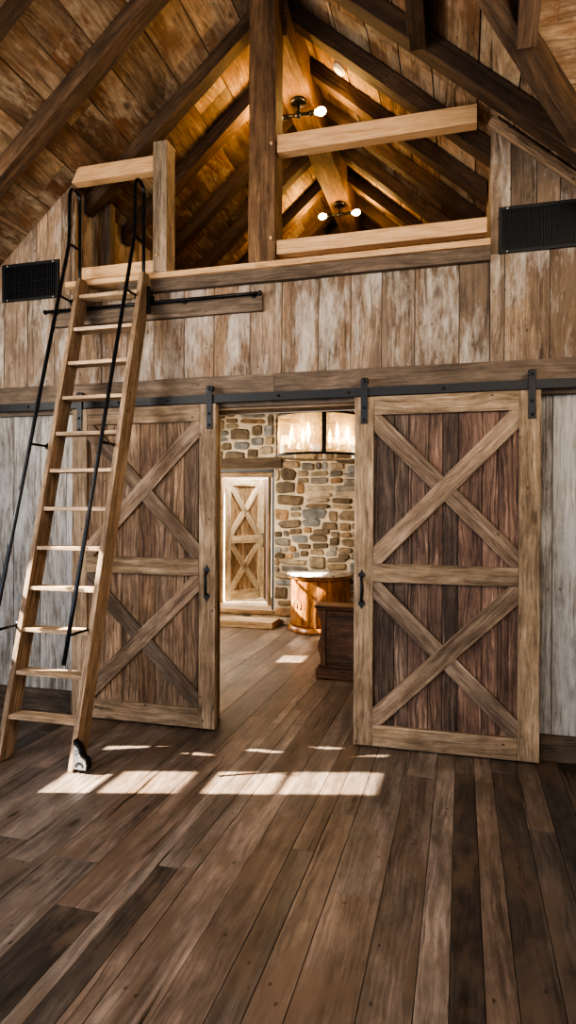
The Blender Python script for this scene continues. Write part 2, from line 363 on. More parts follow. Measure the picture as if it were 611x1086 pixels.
# framed core behind the boards (also the reveals of the doorway)
mb = MB()
for a in ((XL, OPL, 0, 2.352), (OPR, XR, 0, 2.352), (XL, XR, 2.352, LOFT)):
    mb.box(a[0], a[1], YW+.023, YW+.16, a[2], a[3], tone=(.5, .5, .2))
mb.slab([(XL, YW+.023, LOFT), (-3.02, YW+.023, LOFT), (-3.02, YW+.023, zroof(-3.02)), (XL, YW+.023, zroof(XL))], (0, .137, 0), (0, 0, 1))
mb.slab([(.2, YW+.023, LOFT), (XR, YW+.023, LOFT), (XR, YW+.023, zroof(XR)), (XR, YW+.023, 3.5), (1.0, YW+.023, 3.5), (.2, YW+.023, zroof(.2))], (0, .137, 0), (0, 0, 1))
mb.build('wall_front_core', M['frame'], kind='structure')
# doorway jambs and soffit lining
mb = MB(); mb.box(OPL-.03, OPL+.0, YW-.005, YW+.2, 0, 2.32); mb.box(OPR, OPR+.03, YW-.005, YW+.2, 0, 2.32); mb.box(OPL-.03, OPR+.03, YW-.02, YW+.22, 2.335, 2.352, axis=0)
mb.build('trim_1', M['frame'], bevel=.003, kind='structure')

# header board, track board, loft edge, wall-top trim
def structb(name, mat, f, bevel=.003):
    mb = MB(); f(mb); return mb.build(name, mat, bevel=bevel, kind='structure')
structb('trim_2', M['dark'], lambda m: (m.beam((XL, YW-.025, 2.466), (-1.3, YW-.025, 2.466), .05, .23, n=8, jit=.002), m.beam((-1.3, YW-.025, 2.466), (XR, YW-.025, 2.466), .05, .23, n=8, jit=.002)))
structb('trim_3', M['dark'], lambda m: m.beam((-2.54, YW-.03, 3.29), (.174, YW-.03, 3.29), .055, .09, n=8, jit=.002))
structb('trim_4', M['pine'], lambda m: m.beam((-3.0, YW+.0, 3.356), (.172, YW+.0, 3.356), .16, .042))
structb('trim_5', M['dark'], lambda m: m.beam((-3.16, YW-.02, 3.11), (-1.395, YW-.02, 3.11), .038, .135, n=6, jit=.002))
structb('trim_6', M['ladder'], lambda m: m.beam((.17, YW-.03, zroof(.17)-.07), (1.05, YW-.03, zroof(1.05)-.07), .05, .055))
structb('baseboard_left', M['dark'], lambda m: m.beam((XL, YW-.02, .082), (OPL-.03, YW-.02, .082), .038, .164))
structb('baseboard_right', M['dark'], lambda m: m.beam((OPR+.03, YW-.02, .082), (XR, YW-.02, .082), .038, .164))

# ------------------------------------------------------------------ loft: floor, knee walls, far gable
mb = MB()
x = XL
while x < XR:
    x2 = min(x+rng.uniform(.15, .24), XR); mb.box(x+.001, x2-.001, YW+.08, YS, 3.30, 3.335, axis=1); x = x2
mb.box(XL, XR, YW+.16, YS, 3.18, 3.295)
mb.build('ceiling_lower_room', M['dark'], kind='structure')
for xk, nm in ((-3.0, 'left'), (.19, 'right')):
    mb = MB(); y = YW+.16
    while y < YS-.02:
        y2 = min(y+rng.uniform(.18, .27), YS)
        s = -1 if nm == 'left' else 1
        mb.slab([(xk, y+.002, 3.33), (xk, y2-.002, 3.33), (xk, y2-.002, zroof(xk)), (xk, y+.002, zroof(xk))], (s*.02, 0, 0), (0, 0, 1)); y = y2
    mb.build('wall_loft_'+nm, M['wall'], bevel=.002, kind='structure')
mb = MB(); vboards(mb, -3.0, .19, zc(3.33), zroof, YS-.05)
mb.build('wall_loft_far', M['roof'], bevel=.002, kind='structure')

# ------------------------------------------------------------------ roof boards
mb = MB()
def main_slope(side, y0, y1, mode=None, strips=None):
    lift = .3 if side > 0 else 0  # right slope boards paler: light painted into their tone
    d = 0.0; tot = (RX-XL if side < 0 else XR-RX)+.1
    while d < tot:
        w = rng.uniform(.17, .3); a, b = d, min(d+w, tot); d += w
        y = y0-rng.uniform(0, 1)
        while y < y1:
            ye = y+rng.choice([.68, 1.4, 1.4, 2.1, 2.8])+rng.uniform(-.1, .1)
            ya, yb = max(y, y0), min(ye, y1); y = ye
            if yb-ya < .01: continue
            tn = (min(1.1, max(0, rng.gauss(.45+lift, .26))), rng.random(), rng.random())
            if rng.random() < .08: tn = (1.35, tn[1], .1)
            polys = []
            base = [(RX+side*(a+.004), ya+.002), (RX+side*(b-.004), ya+.002), (RX+side*(b-.004), yb-.002), (RX+side*(a+.004), yb-.002)]
            if mode == 'dormer':
                p1 = clip(clip(base, 0, -1, -DYC), 1.19, -1, -3.205)          # y>=DYC and x<=xval
                p2 = clip(clip(base, 0, 1, DYC), 1.19, 1, 2*DYC-3.205)
                polys = [p1, p2]
            else: polys = [base]
            for p in polys:
                if len(p) < 3: continue
                mb.slab([(q[0], q[1], zroof(q[0])) for q in p], (0, 0, .025), (0, 1, 0), tn)
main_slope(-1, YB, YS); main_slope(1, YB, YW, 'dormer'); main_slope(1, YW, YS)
# dormer slopes, boards along X
for sgn in (1, -1):
    y = DYC
    lim = (YW if sgn > 0 else YB)
    while (y < lim) if sgn > 0 else (y > lim):
        y2 = y+sgn*rng.uniform(.18, .3); y2 = min(y2, lim) if sgn > 0 else max(y2, lim)
        xa = -1.3
        while xa < XR+.1:
            xb = xa+rng.uniform(.9, 2.2); base = [(xa, min(y, y2)+.001), (xb-.001, min(y, y2)+.001), (xb-.001, max(y, y2)-.001), (xa, max(y, y2)-.001)]
            p = clip(base, -1.19, 1, 3.205) if sgn > 0 else clip(base, -1.19, -1, -(2*DYC-3.205))
            p = clip(p, 1, 0, XR+.1) if len(p) > 2 else p
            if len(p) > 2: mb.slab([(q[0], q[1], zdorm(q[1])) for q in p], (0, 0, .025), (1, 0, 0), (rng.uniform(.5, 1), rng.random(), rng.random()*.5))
            xa = xb
        y = y2
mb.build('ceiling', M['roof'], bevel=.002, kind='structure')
mb = MB()   # outer roof skin so no sky leaks between boards
mb.slab([(RX, YB, RZ+.03), (XL-.15, YB, zroof(XL-.15)+.03), (XL-.15, YS+.3, zroof(XL-.15)+.03), (RX, YS+.3, RZ+.03)], (0, 0, .06), (0, 1, 0))
mb.slab([(RX, YW, RZ+.03), (XR+.15, YW, zroof(XR+.15)+.03), (XR+.15, YS+.3, zroof(XR+.15)+.03), (RX, YS+.3, RZ+.03)], (0, 0, .06), (0, 1, 0))
for q in ([(-1.3, DYC), (RX, YW), (1.01, YW)], [(RX, DYC), (RX, YW), (-1.27, DYC)], [(-1.27, DYC), (RX, YB), (1.41, YB)], [(RX, DYC), (-1.27, DYC), (RX, YB)]):
    mb.slab([(a, b, zroof(a)+.03) for a, b in q], (0, 0, .06), (0, 1, 0))
for q in ([(-1.27, DYC), (1.01, YW), (XR+.15, YW), (XR+.15, DYC)], [(-1.27, DYC), (1.42, YB), (XR+.15, YB), (XR+.15, DYC)]):
    mb.slab([(a, b, zdorm(b)+.03) for a, b in q], (0, 0, .06), (0, 1, 0))
mb.build('ceiling_outer', M['shell'], kind='structure')

# ------------------------------------------------------------------ rafters, ridge, valley
RB = RZ-.2    # rafter undersides
def rafter(y0, y1, side, label, group=None, xe=None, mat='beam', tone=None):
    mb = MB(); xe = xe if xe is not None else (XL if side < 0 else XR); n = 9; dpt = .15
    t = tone if tone is not None else (rng.random(), rng.random(), rng.random()); rings = []
    for i in range(n+1):
        x = RX+side*.02+(xe-RX-side*.02)*i/n; r = []
        for yy, dz in ((y0, 0), (y1, 0), (y1, dpt), (y0, dpt)):
            j = .005 if 0 < i < n else 0
            r.append(mb.bm.verts.new((x, yy+rng.uniform(-j, j), zroof(x)-.16+dz+(rng.uniform(-j, j) if dz == 0 else 0))))
        rings.append(r)
    fs = [mb.bm.faces.new(rings[0]), mb.bm.faces.new(rings[-1])]
    for i in range(n):
        for k in range(4): fs.append(mb.bm.faces.new((rings[i][k], rings[i][(k+1) % 4], rings[i+1][(k+1) % 4], rings[i+1][k])))
    bmesh.ops.recalc_face_normals(mb.bm, faces=fs)
    for f in fs: f.normal_update()
    mb._paint(fs, V(side, 0, -SL), t)
    return tag(mb.build('rafter', M[mat], bevel=.005), label, 'beam', group)
rafter(3.02, 3.15, -1, 'brown rafter cutting the top left corner of the photo')
rafter(3.73, 3.86, -1, 'long brown rafter rising from the left edge above the left air vent')
rafter(4.565, 4.68, -1, 'brown rafter meeting the pale guard rail at its pointed left end', xe=-2.98)
rafter(3.97, 4.10, 1, 'heavy brown rafter on the right slope along the plank wall top')
rafter(4.65, 4.78, 1, 'dark rafter on the right slope just behind the heavy wall rafter', xe=.18)
for k, y in enumerate((5.18, 5.82, 6.45, 7.08, 7.7, 8.25)):
    nl = 'dark rafter on the left slope inside the loft behind the guard rail posts'; nr = 'dark rafter on the right slope inside the loft beyond the upper guard rail'
    if k == 0: rafter(y-.02, y+.10, -1, 'first brown rafter inside the loft, rising behind the short grey post', xe=-2.98); rafter(y+.08, y+.20, 1, 'first dark rafter inside the loft running below the white smoke detector', xe=.18)
    else: rafter(y, y+.12, -1, nl, 'left loft rafters', xe=-2.98); rafter(y, y+.12, 1, nr, 'right loft rafters', xe=.18)
mb = MB(); mb.beam((RX, YW+.125, 5.30), (RX, YS-.06, 5.30), .235, .36, n=14, jit=.006, tone=(.9, .3, .2))
tag(mb.build('ridge_beam', M['post'], bevel=.008), 'thick rough ridge beam running back through the loft, carrying both lamps', 'beam')
# valley rafter of the cross gable, jack rafter and short ceiling joist
mb = MB(); pa = V(-.9, 2.28, 0); pb = V(.64, 4.06, 0)
for p in (pa, pb): p.z = zroof(p.x)-.10
mb.beam(pa+V(.06, -.05, 0), pb+V(.06, -.05, 0), .115, .13, n=8, jit=.004, tone=(.55, .4, .3))
tag(mb.build('valley_rafter', M['beam'], bevel=.006), 'brown valley rafter slanting down to the heavy rafter at upper right', 'beam')
mb = MB(); mb.beam((.31, 3.52, zdorm(3.52)-.1), (.31, 1.9, zdorm(1.9)-.1), .10, .19, n=4, jit=.003, tone=(.3, .6, .2))
tag(mb.build('jack_rafter', M['beam'], bevel=.005), 'short dark rafter meeting the valley rafter at the top right', 'beam')
mb = MB(); mb.beam((-.27, 3.93, 4.50), (-.27, 2.9, 4.50), .10, .20, n=3, jit=.003, tone=(.4, .2, .6))
tag(mb.build('ceiling_joist', M['beam'], bevel=.005), 'short brown joist butting into the heavy right rafter from the front', 'beam')

# ------------------------------------------------------------------ posts and guard rails
mb = MB(); mb.beam((-1.39, YW+.02, 3.378), (-1.39, YW+.02, 5.4), .20, .2, up=(0, 1, 0), n=10, jit=.004, tone=(.6, .5, .2))
k = thing('king_post', 'tall hewn brown post standing in the middle of the loft opening', 'post', (-1.39, YW+.02, 3.378))
mb.build('post', M['post'], k, bevel=.008)
for z in (3.53, 4.2):
    m2 = MB(); m2.lathe((-1.315, YW-.083, z), [(.0, -.02), (.011, -.02), (.012, -.008), (.011, 0)], 10, axis='y'); m2.build('peg', M['pine'], k)
mb = MB(); mb.beam((-2.187, YW-.01, 3.378), (-2.187, YW-.01, 4.36), .115, .14, up=(0, 1, 0), n=6, jit=.002, tone=(.5, .5, .2))
k = thing('rail_post', 'short grey-brown square post between the ladder top and king post', 'post', (-2.187, YW-.01, 3.378)); mb.build('post', M['grey_post'], k, bevel=.006)
m2 = MB(); m2.lathe((-2.21, YW-.083, 3.50), [(.0, -.012), (.011, -.012), (.011, 0)], 10, axis='y'); m2.build('peg', M['pine'], k)
def rail(x0, x1, z0, z1, y, w, label, mitre=0):
    mb = MB(); mb.slab([(x0, y, z0), (x1, y, z0), (x1, y, z1), (x0+mitre, y, z1)], (0, w, 0), (1, 0, 0), (.5, rng.random(), .2))
    return tag(mb.build('guard_rail', M['pine'], bevel=.004), label, 'rail')
rail(-1.285, .085, 4.150, 4.275, YW-.06, .09, 'upper pale pine rail right of the king post, across the loft opening')
rail(-1.285, .150, 3.425, 3.525, YW-.06, .09, 'lower pale pine rail right of the king post, above the loft edge')
rail(-2.96, -2.25, 4.155, 4.27, YW-.06, .09, 'upper pale pine rail above the ladder with a slanted left end', .06)
rail(-3.0, -2.25, 3.425, 3.52, YW+.03, .07, 'lower pale pine rail behind the top of the ladder handrails')
structb('trim_8', M['dark'], lambda m: m.box(-2.95, -2.86, YW+.35, YW+.43, 3.335, 4.18))

# ------------------------------------------------------------------ air vents
def vent(x0, x1, z0, z1, label):
    t = thing('air_vent', label, 'vent', ((x0+x1)/2, YW-.01, z0)); y = YW-.02
    m = MB(); b = .022
    m.box(x0, x1, y, YW-.003, z1-b, z1); m.box(x0, x1, y, YW-.003, z0, z0+b); m.box(x0, x0+b, y, YW-.003, z0+b, z1-b); m.box(x1-b, x1, y, YW-.003, z0+b, z1-b)
    m.build('frame', M['metal'], t, bevel=.002)
    m = MB(); n = int((x1-x0-2*b)/.0165)
    for i in range(n): m.box(x0+b+(i+.2)*(x1-x0-2*b)/n, x0+b+(i+.62)*(x1-x0-2*b)/n, y+.003, YW-.008, z0+b, z1-b)
    for q in range(1, 4): m.box(x0+b, x1-b, y+.005, YW-.008, z0+b+(z1-z0-2*b)*q/4-.002, z0+b+(z1-z0-2*b)*q/4+.002)
    m.build('grille', M['grille'], t)
    m = MB(); m.box(x0+.01, x1-.01, YW-.008, YW-.006, z0+.01, z1-.01); m.build('backing', M['grille'], t)
    for sx in (x0+.05, x1-.05):
        for sz in (z0+.011, z1-.011):
            m = MB(); m.lathe((sx, y, sz), [(0, -.003), (.006, -.002), (.007, 0)], 8, axis='y'); m.build('screw', M['nickel'], t)
vent(-3.63, -3.10, 3.287, 3.59, 'black rectangular air vent on the plank wall left of the ladder')
vent(.228, .80, 3.292, 3.595, 'black rectangular air vent on the plank wall at upper right')

# ------------------------------------------------------------------ sliding barn doors
DF = 4.28     # front face of the door frame
def strip(mb, p, q, w, y, th, tone=None, ends=None):
    """a flat brace on the door face from p to q (x,z), clipped to the rectangle ends=(x0,x1,z0,z1)"""
    p = V(p[0], p[1], 0); q = V(q[0], q[1], 0); d = (q-p).normalized(); n = V(-d.y, d.x, 0)*w/2; d = d*.3
    poly = [((p-d+n).x, (p-d+n).y), ((p-d-n).x, (p-d-n).y), ((q+d-n).x, (q+d-n).y), ((q+d+n).x, (q+d+n).y)]
    if ends:
        x0, x1, z0, z1 = ends
        for a in ((-1, 0, -x0), (1, 0, x1), (0, -1, -z0), (0, 1, z1)): poly = clip(poly, *a)
    mb.slab([(a, y, b) for a, b in poly], (0, th, 0), (d.x, 0, d.y), tone)
def spade(mb, x, z, s, y):
    pts = [(0, 1.25), (.28, .75), (.62, .42), (.6, .02), (.28, -.12), (.2, -.35), (-.2, -.35), (-.28, -.12), (-.6, .02), (-.62, .42), (-.28, .75)]
    mb.slab([(x+a*.038, y, z+b*.04*s) for a, b in (pts if s > 0 else pts[::-1])], (0, .006, 0), (0, 0, 1))
def barn_door(x0, label, handle_x, hang, seed, pmat, low):
    global rng
    rng = random.Random(seed)
    W_ = 1.185; x1 = x0+W_; st = .13; t = thing('barn_door', label, 'door', (x0+W_/2, DF+.03, .012)); zt = 2.372; zb = .012
    T = lambda a, b=.2: (a, rng.random(), b)
    m = MB(); brk = [x0+.02]; 
    while brk[-1] < x1-.1: brk.append(brk[-1]+rng.uniform(.085, .15))
    brk[-1] = x1-.02
    for a, b in zip(brk[:-1], brk[1:]):
        m.box(a+.0015, b-.0015, DF+.028, DF+.05, zb+.02, zt-.02, axis=2, tone=(rng.random(), rng.random(), rng.random()))
    m.build('panel', M[pmat], t, bevel=.002)
    for a, b, tn in ((x0, x0+st, .6), (x1-st, x1, .75)):
        m = MB(); m.box(a, b, DF, DF+.056, zb, zt, axis=2, tone=T(tn)); m.build('stile', M['frame'], t, bevel=.004)
    m = MB(); m.box(x0+st, x1-st, DF, DF+.03, zt-.125, zt, tone=T(.4, .3)); m.build('rail', M['frame'], t, bevel=.004)
    m = MB(); m.box(x0+st, x1-st, DF, DF+.03, zb, .155, tone=T(.45, .3)); m.build('rail', M['frame'], t, bevel=.004)
    m = MB(); m.box(x0+st, x1-st, DF-.002, DF+.03, 1.12, 1.245, tone=T(.5)); m.build('rail', M['saw'], t, bevel=.004)
    xa, xb = x0+st, x1-st
    for za, zb2, up in ((1.245, 2.247, True), (.155, 1.12, False)):
        # lower-left to upper-right runs through, the other is let in
        m = MB(); strip(m, (xa+.02, za+.05), (xb-.02, zb2-.05), .118, DF+.002, .028, T(.75 if up else .55, .3 if up else .1), (xa, xb, za, zb2)); m.build('brace', M['brace'], t, bevel=.003)
        m = MB(); strip(m, (xa+.02, zb2-.05), (xb-.02, za+.05), .112, DF+.006, .024, T(.08 if up else low, .2 if up else .9), (xa, xb, za, zb2)); m.build('brace', M['brace'], t, bevel=.003)
    # handle: spade-ended gate pull
    h = MB(); spade(h, handle_x, 1.155, 1, DF-.006); spade(h, handle_x, .985, -1, DF-.006)
    pts = [(handle_x, DF-.004, 1.15), (handle_x, DF-.03, 1.138), (handle_x+.006, DF-.045, 1.11), (handle_x+.008, DF-.05, 1.07), (handle_x+.006, DF-.045, 1.03), (handle_x, DF-.03, 1.0), (handle_x, DF-.004, .99)]
    h.tube(pts, [.01, .01, .011, .014, .011, .01, .01], 8); h.build('handle', M['metal'], t)
    for hx in hang:
        g = MB(); g.box(hx-.023, hx+.023, DF-.009, DF-.001, 2.19, 2.495, axis=2); g.box(hx-.023, hx+.023, DF-.009, DF+.05, 2.49, 2.498)
        g.lathe((hx, DF-.01, 2.475), [(0, 0), (.027, 0), (.027, .03), (0, .03)], 20, axis='y')
        g.build('hanger', M['metal'], t, bevel=.002)
        for z in (2.215, 2.30, 2.472):
            q = MB(); q.lathe((hx, DF-.01, z), [(0, -.008), (.008, -.007), (.011, 0)], 6, axis='y'); q.build('bolt', M['metal'], t)
    return t
barn_door(-2.90, 'sliding plank barn door behind the ladder, left of the doorway', -1.78, (-2.835, -1.765), 5, 'panel_warm', -.25)
barn_door(-.705, 'wide sliding plank barn door with crossed braces right of the doorway', -.652, (-.64, .425), 8, 'panel', .5)
rng = random.Random(77)
t = thing('sliding_door_track', 'black flat iron track both barn doors hang from, on the header board', 'rail', (-1.3, YW-.1, 2.405))
m = MB(); m.box(XL+.02, XR-.02, DF+.004, DF+.012, 2.378, 2.437); m.build('rail', M['metal'], t, bevel=.001)
for x in (-3.9, -3.3, -2.5, -2.1, -1.25, -.75, -.12, .9):
    m = MB(); m.lathe((x, DF+.004, 2.407), [(0, -.008), (.010, -.007), (.012, 0)], 6, axis='y'); m.lathe((x, DF+.012, 2.407), [(.012, 0), (.012, YW-.05-DF-.012)], 8, axis='y'); m.build('bolt', M['metal'], t)

# ------------------------------------------------------------------ library ladder
def yl(z): return 3.37+.257*z
def yp(z): return 3.37+.244*z-.20+.04*(z-.66)
lad = thing('library_ladder', 'tall wooden library ladder leaning against the loft edge, left of the doorway', 'ladder', (-2.55, 3.37, 0))
pd = V(0, .9715, -.237)   # across the stile depth (perpendicular to the slope)
sd = V(0, .237, .9715)
for xc in (-2.82, -2.29):
    m = MB(); z1 = 3.36; a = V(xc, yl(0), 0)+V(0, .068, 0); b = V(xc, yl(z1), z1)+V(0, .068, 0)
    # level foot: prism cut flat on the floor
    w = .019; dy = .14
    m.slab([(xc-w, yl(0), .002), (xc-w, yl(0)+dy, .002), (xc-w, yl(z1)+dy, z1), (xc-w, yl(z1), z1)], (2*w, 0, 0), (0, .24, .97), (.6 if xc > -2.5 else .5, rng.random(), .3))
    m.build('stile', M['ladder'], lad, bevel=.004)
for i in range(12):
    z = .268+.2675*i; y0 = yl(z)+.012
    m = MB(); m.box(-2.80, -2.31, y0, y0+.115, z-.013, z+.013, axis=0, tone=(rng.uniform(.5, .9), rng.random(), .2)); m.build('rung', M['tread'], lad, bevel=.003)
# pipe handrails with loops over the top
for xc in (-2.855, -2.31):
    xo = xc
    zlo = .66; pts = []
    off = -.15
    for i in range(9):
        z = zlo+(3.58-zlo)*i/8; pts.append((xo, yp(z), z))
    yv = yp(3.58); pts += [(xo, yv+.01, 3.70), (xo, yv+.012, 3.96)]
    for a in range(1, 8):
        th = math.pi*a/8; pts.append((xo, yv+.012+.066-.066*math.cos(th), 3.96+.075*math.sin(th)))
    yb = yv+.144; pts += [(xo, yb, 3.96), (xo, yb, 3.5), (xo, yb, 3.08)]
    m = MB(); m.tube(pts, .0135, 12); h = m.build('handrail', M['steel'], lad)
    m = MB(); m.tube([(xo, yv+.01, 3.60), (xo, yb, 3.60)], .009, 8); m.build('cross_bar', M['steel'], h)
    for z in (.83, 2.05, 3.17):
        m = MB(); m.tube([(xo, yp(z), z), (xo, yl(z)+.03, z)], .009, 8); m.lathe((xo, yl(z)+.03, z), [(0, -.012), (.022, -.010), (.026, 0), (.026, .03), (0, .03)], 14, axis='y')
        m.build('standoff', M['steel'], h)
# roller hooks over the pipe
for xc in (-2.865, -2.255):
    m = MB(); m.box(xc-.012, xc+.012, 4.272, 4.29, 3.06, 3.26, axis=2)
    m.lathe((xc-.012, 4.325, 3.188), [(0, 0), (.028, 0), (.019, .012), (.028, .024), (0, .024)], 18, axis='x')
    m.build('roller_hook', M['metal'], lad, bevel=.002)
# cast wheel housing outside each foot, petals cut in the plate
def wheel_box(xs, s):
    o = MB(); y = 3.372; prof = [(0, .02), (.095, .02), (.10, .055), (.092, .085), (.065, .105), (.052, .125), (.045, .155), (.028, .178), (.012, .185), (.006, .2), (0, .2)]
    o.slab([(xs+s*a, y, b) for a, b in prof], (0, .05, 0), (0, 0, 1)); hb = o.build('wheel_housing', M['metal'], lad, bevel=.003)
    p = MB(); pl = [(.006, .026), (.088, .026), (.092, .055), (.084, .08), (.058, .098), (.044, .12), (.036, .15), (.016, .17), (.006, .17)]
    p.slab([(xs+s*a, y-.003, b) for a, b in pl], (0, .003, 0), (0, 0, 1)); p.build('plate', M['castgrey'], hb)
    for (cx, cz, r, n) in ((.046, .042, .033, 8), (.022, .125, .018, 6)):
        q = MB()
        for i in range(n):
            a = math.pi*i/(n-1) if n == 8 else 2*math.pi*i/n
            d = V(math.cos(a)*s, math.sin(a)); e = V(-d.y, d.x); c = V(xs+s*cx, cz)
            P = [c+d*r*.35, c+d*r*.75+e*r*.17, c+d*r, c+d*r*.75-e*r*.17]
            q.slab([(k.x, y-.0042, k.y) for k in P], (0, .001, 0), (0, 0, 1))
        q.build('cutouts', M['grille'], hb)
    w = MB(); w.lathe((xs+s*.048, y+.012, .033), [(0, 0), (.033, 0), (.033, .026), (0, .026)], 20, axis='y'); w.build('wheel', M['metal'], lad)
wheel_box(-2.271, 1); wheel_box(-2.839, -1)
t = thing('ladder_pipe_rail', 'black pipe rail the ladder hooks onto, on the dark board below the loft edge', 'rail', (-2.3, 4.30, 3.155))
m = MB(); m.tube([(-3.17, 4.325, 3.155), (-1.41, 4.325, 3.155)], .013, 12); m.build('pipe', M['steel'], t)
for x in (-3.18, -1.40):
    m = MB(); m.lathe((x-.01, 4.325, 3.155), [(0, 0), (.016, .001), (.02, .01), (.016, .019), (0, .02)], 12, axis='x'); m.build('end_cap', M['metal'], t)
for x in (-3.1, -1.46, -2.0):
    m = MB(); m.tube([(x, 4.325, 3.155), (x, YW-.035, 3.155)], .008, 8); m.lathe((x, YW-.047, 3.155), [(0, 0), (.022, .002), (.022, .008), (0, .008)], 12, axis='y'); m.build('bracket', M['metal'], t)

# ------------------------------------------------------------------ loft lamps and smoke detector
def loft_lamp(y, label):
    z = 5.12; t = thing('ceiling_lamp', label, 'lamp', (RX+.01, y, z)); x = RX+.01
    m = MB(); m.lathe((x, y, z), [(0, 0), (.068, 0), (.068, -.022), (.05, -.03), (0, -.03)], 24); m.build('canopy', M['ceramic'], t)
    m = MB(); m.tube([(x, y, z-.02), (x, y, z-.12)], .012, 10); m.tube([(x-.115, y, z-.125), (x+.115, y, z-.125)], .014, 10); m.lathe((x, y, z-.125), [(0, -.03), (.024, -.02), (.026, 0), (.024, .02), (0, .03)], 12); m.build('arm', M['ceramic'], t)
    for s in (-1, 1):
        m = MB(); m.tube([(x+s*.10, y, z-.125), (x+s*.145, y, z-.125)], .022, 12); sk = m.build('socket', M['ceramic'], t)
        m = MB(); m.lathe((x+s*.145, y, z-.125), [(.014, 0), (.03, s*.03), (.036, s*.055), (.03, s*.078), (.014, s*.094), (0, s*.098)], 16, axis='x'); m.build('bulb', M['bulb'], t)
        l = bpy.data.lights.new('bulb_light', 'POINT'); l.energy = 22; l.color = (1, .6, .22); l.shadow_soft_size = .04
        lo = bpy.data.objects.new('bulb_light', l); C.objects.link(lo); lo.location = (x+s*.27, y-.03, z-.16)
loft_lamp(5.28, 'black two-bulb ceiling lamp on the ridge beam, the nearer one beside the king post')
loft_lamp(7.17, 'black two-bulb ceiling lamp farther back on the ridge beam')
t = thing('smoke_detector', 'round white smoke detector on the right roof slope of the loft', 'smoke detector', (-.975, 5.13, zroof(-.975)))
nrm = V(-SL, 0, -1).normalized()
for nm, pr in (('base', [(0, .002), (.062, .002), (.062, .02), (0, .02)]), ('cap', [(.055, .02), (.05, .036), (.025, .042), (0, .042)])):
    m = MB(); m.lathe((0, 0, 0), pr, 24); q = V(0, 0, 1).rotation_difference(nrm).to_matrix().to_4x4()
    bmesh.ops.transform(m.bm, matrix=Matrix.Translation((-.975, 5.13, zroof(-.975)))@q, verts=m.bm.verts); m.build(nm, M['white'], t)

# ------------------------------------------------------------------ inner room: stone wall, steps, hall
def stone_field(mb, x0, x1, z0, z1, y, seed, holes=()):
    R = random.Random(seed)
    pal = [(.15, .115, .08), (.2, .155, .105), (.25, .2, .14), (.13, .105, .08), (.3, .25, .19), (.17, .16, .15), (.2, .21, .225), (.26, .17, .10), (.11, .085, .06), (.33, .28, .21)]
    z = z0
    while z < z1-.03:
        h = R.uniform(.085, .2); x = x0-R.uniform(0, .15)
        while x < x1:
            w = h*R.uniform(1.0, 2.9) if R.random() < .8 else h*R.uniform(.7, 1.0)
            w = max(.09, min(w, .42)); xa, xb = max(x, x0), min(x+w, x1); x += w
            if xb-xa < .06: continue
            subs = [(z, min(z+h, z1))]
            if h > .15 and R.random() < .4: mz = z+h*R.uniform(.4, .6); subs = [(z, mz), (mz, min(z+h, z1))]
            for za, zb in subs:
                cx, cz = (xa+xb)/2, (za+zb)/2
                wob = .03*math.sin(cx*3.1+z*1.3)+.02*math.sin(cx*7.7+z*4)
                if any(a-.0 < cx < b+.0 and c < cz+wob < d for a, b, c, d in holes): continue
                hw, hh = (xb-xa)/2-.006, (zb-za)/2-.006
                if hh < .015: continue
                n = 12; e = R.uniform(.36, .6); ph = R.uniform(-.12, .12); c0 = R.choice(pal); k = R.uniform(.75, 1.35); col = tuple(q*k for q in c0)
                edge, inner = [], []; sk = R.uniform(-.25, .25); dep = R.uniform(.015, .035); jr = [R.uniform(.87, 1.05) for _ in range(n)]
                for i in range(n):
                    a = 2*math.pi*i/n+ph; ca, sa = math.cos(a), math.sin(a)
                    px = math.copysign(abs(ca)**e, ca)*hw*jr[i]; pz = math.copysign(abs(sa)**e, sa)*hh*jr[i]; pz += sk*px*.25
                    lim = lambda v: min(max(v, x0+.004), x1-.004)
                    edge.append(mb.bm.verts.new((lim(cx+px), y-.003, cz+pz+wob))); inner.append(mb.bm.verts.new((lim(cx+px*.8), y-dep, cz+pz*.78+wob)))
                fs = [mb.bm.faces.new(inner[::-1])]
                for i in range(n):
                    f = mb.bm.faces.new((edge[i], edge[(i+1) % n], inner[(i+1) % n], inner[i])); f.smooth = True; fs.append(f)
                bmesh.ops.recalc_face_normals(mb.bm, faces=fs)
                for f in fs: f.normal_update()
                if fs[0].normal.y > 0:
                    bmesh.ops.reverse_faces(mb.bm, faces=fs)
                mb._paint(fs, V(1, 0, 0), col)
        z += h
DX0, DX1, DZT = -4.0, -2.56, 2.19
m = MB()
for a in ((XL, DX0, 0, 3.3), (DX1, XR, 0, 3.3), (DX0, DX1, DZT, 3.3), (DX0, DX1, -.02, .12)): m.box(a[0], a[1], YS, YS+.32, a[2], a[3])
m.build('wall_stone_mortar', M['mortar'], kind='structure')
m = MB(); stone_field(m, DX1, XR, 0, 3.2, YS, 3); stone_field(m, XL, DX1, 2.34, 3.2, YS, 9); stone_field(m, DX0, DX1, .085, .13, YS, 4)
o = m.build('wall_stone', M['stone'], kind='structure')
b = o.modifiers.new('b', 'BEVEL'); b.width = .006; b.segments = 1
structb('trim_9', M['dark'], lambda m: m.box(-4.25, -2.44, YS-.05, YS+.3, 2.195, 2.345), .006)
structb('trim_10', M['slate'], lambda m: (m.box(-2.60, -2.555, YS+.03, YS+.3, .13, 2.19), m.box(-4.0, -2.56, YS+.03, YS+.12, 2.15, 2.19)))
structb('trim_11', M['step'], lambda m: m.box(-4.0, -2.555, YS-.03, YS+.34, .13, .19), .005)
m = MB(); m.box(-4.0, -2.45, 8.17, 8.56, 0, .09, tone=(.6, .5, .2))
tag(m.build('step', M['step'], bevel=.006), 'solid wooden step on the floor below the inner stone doorway', 'step')
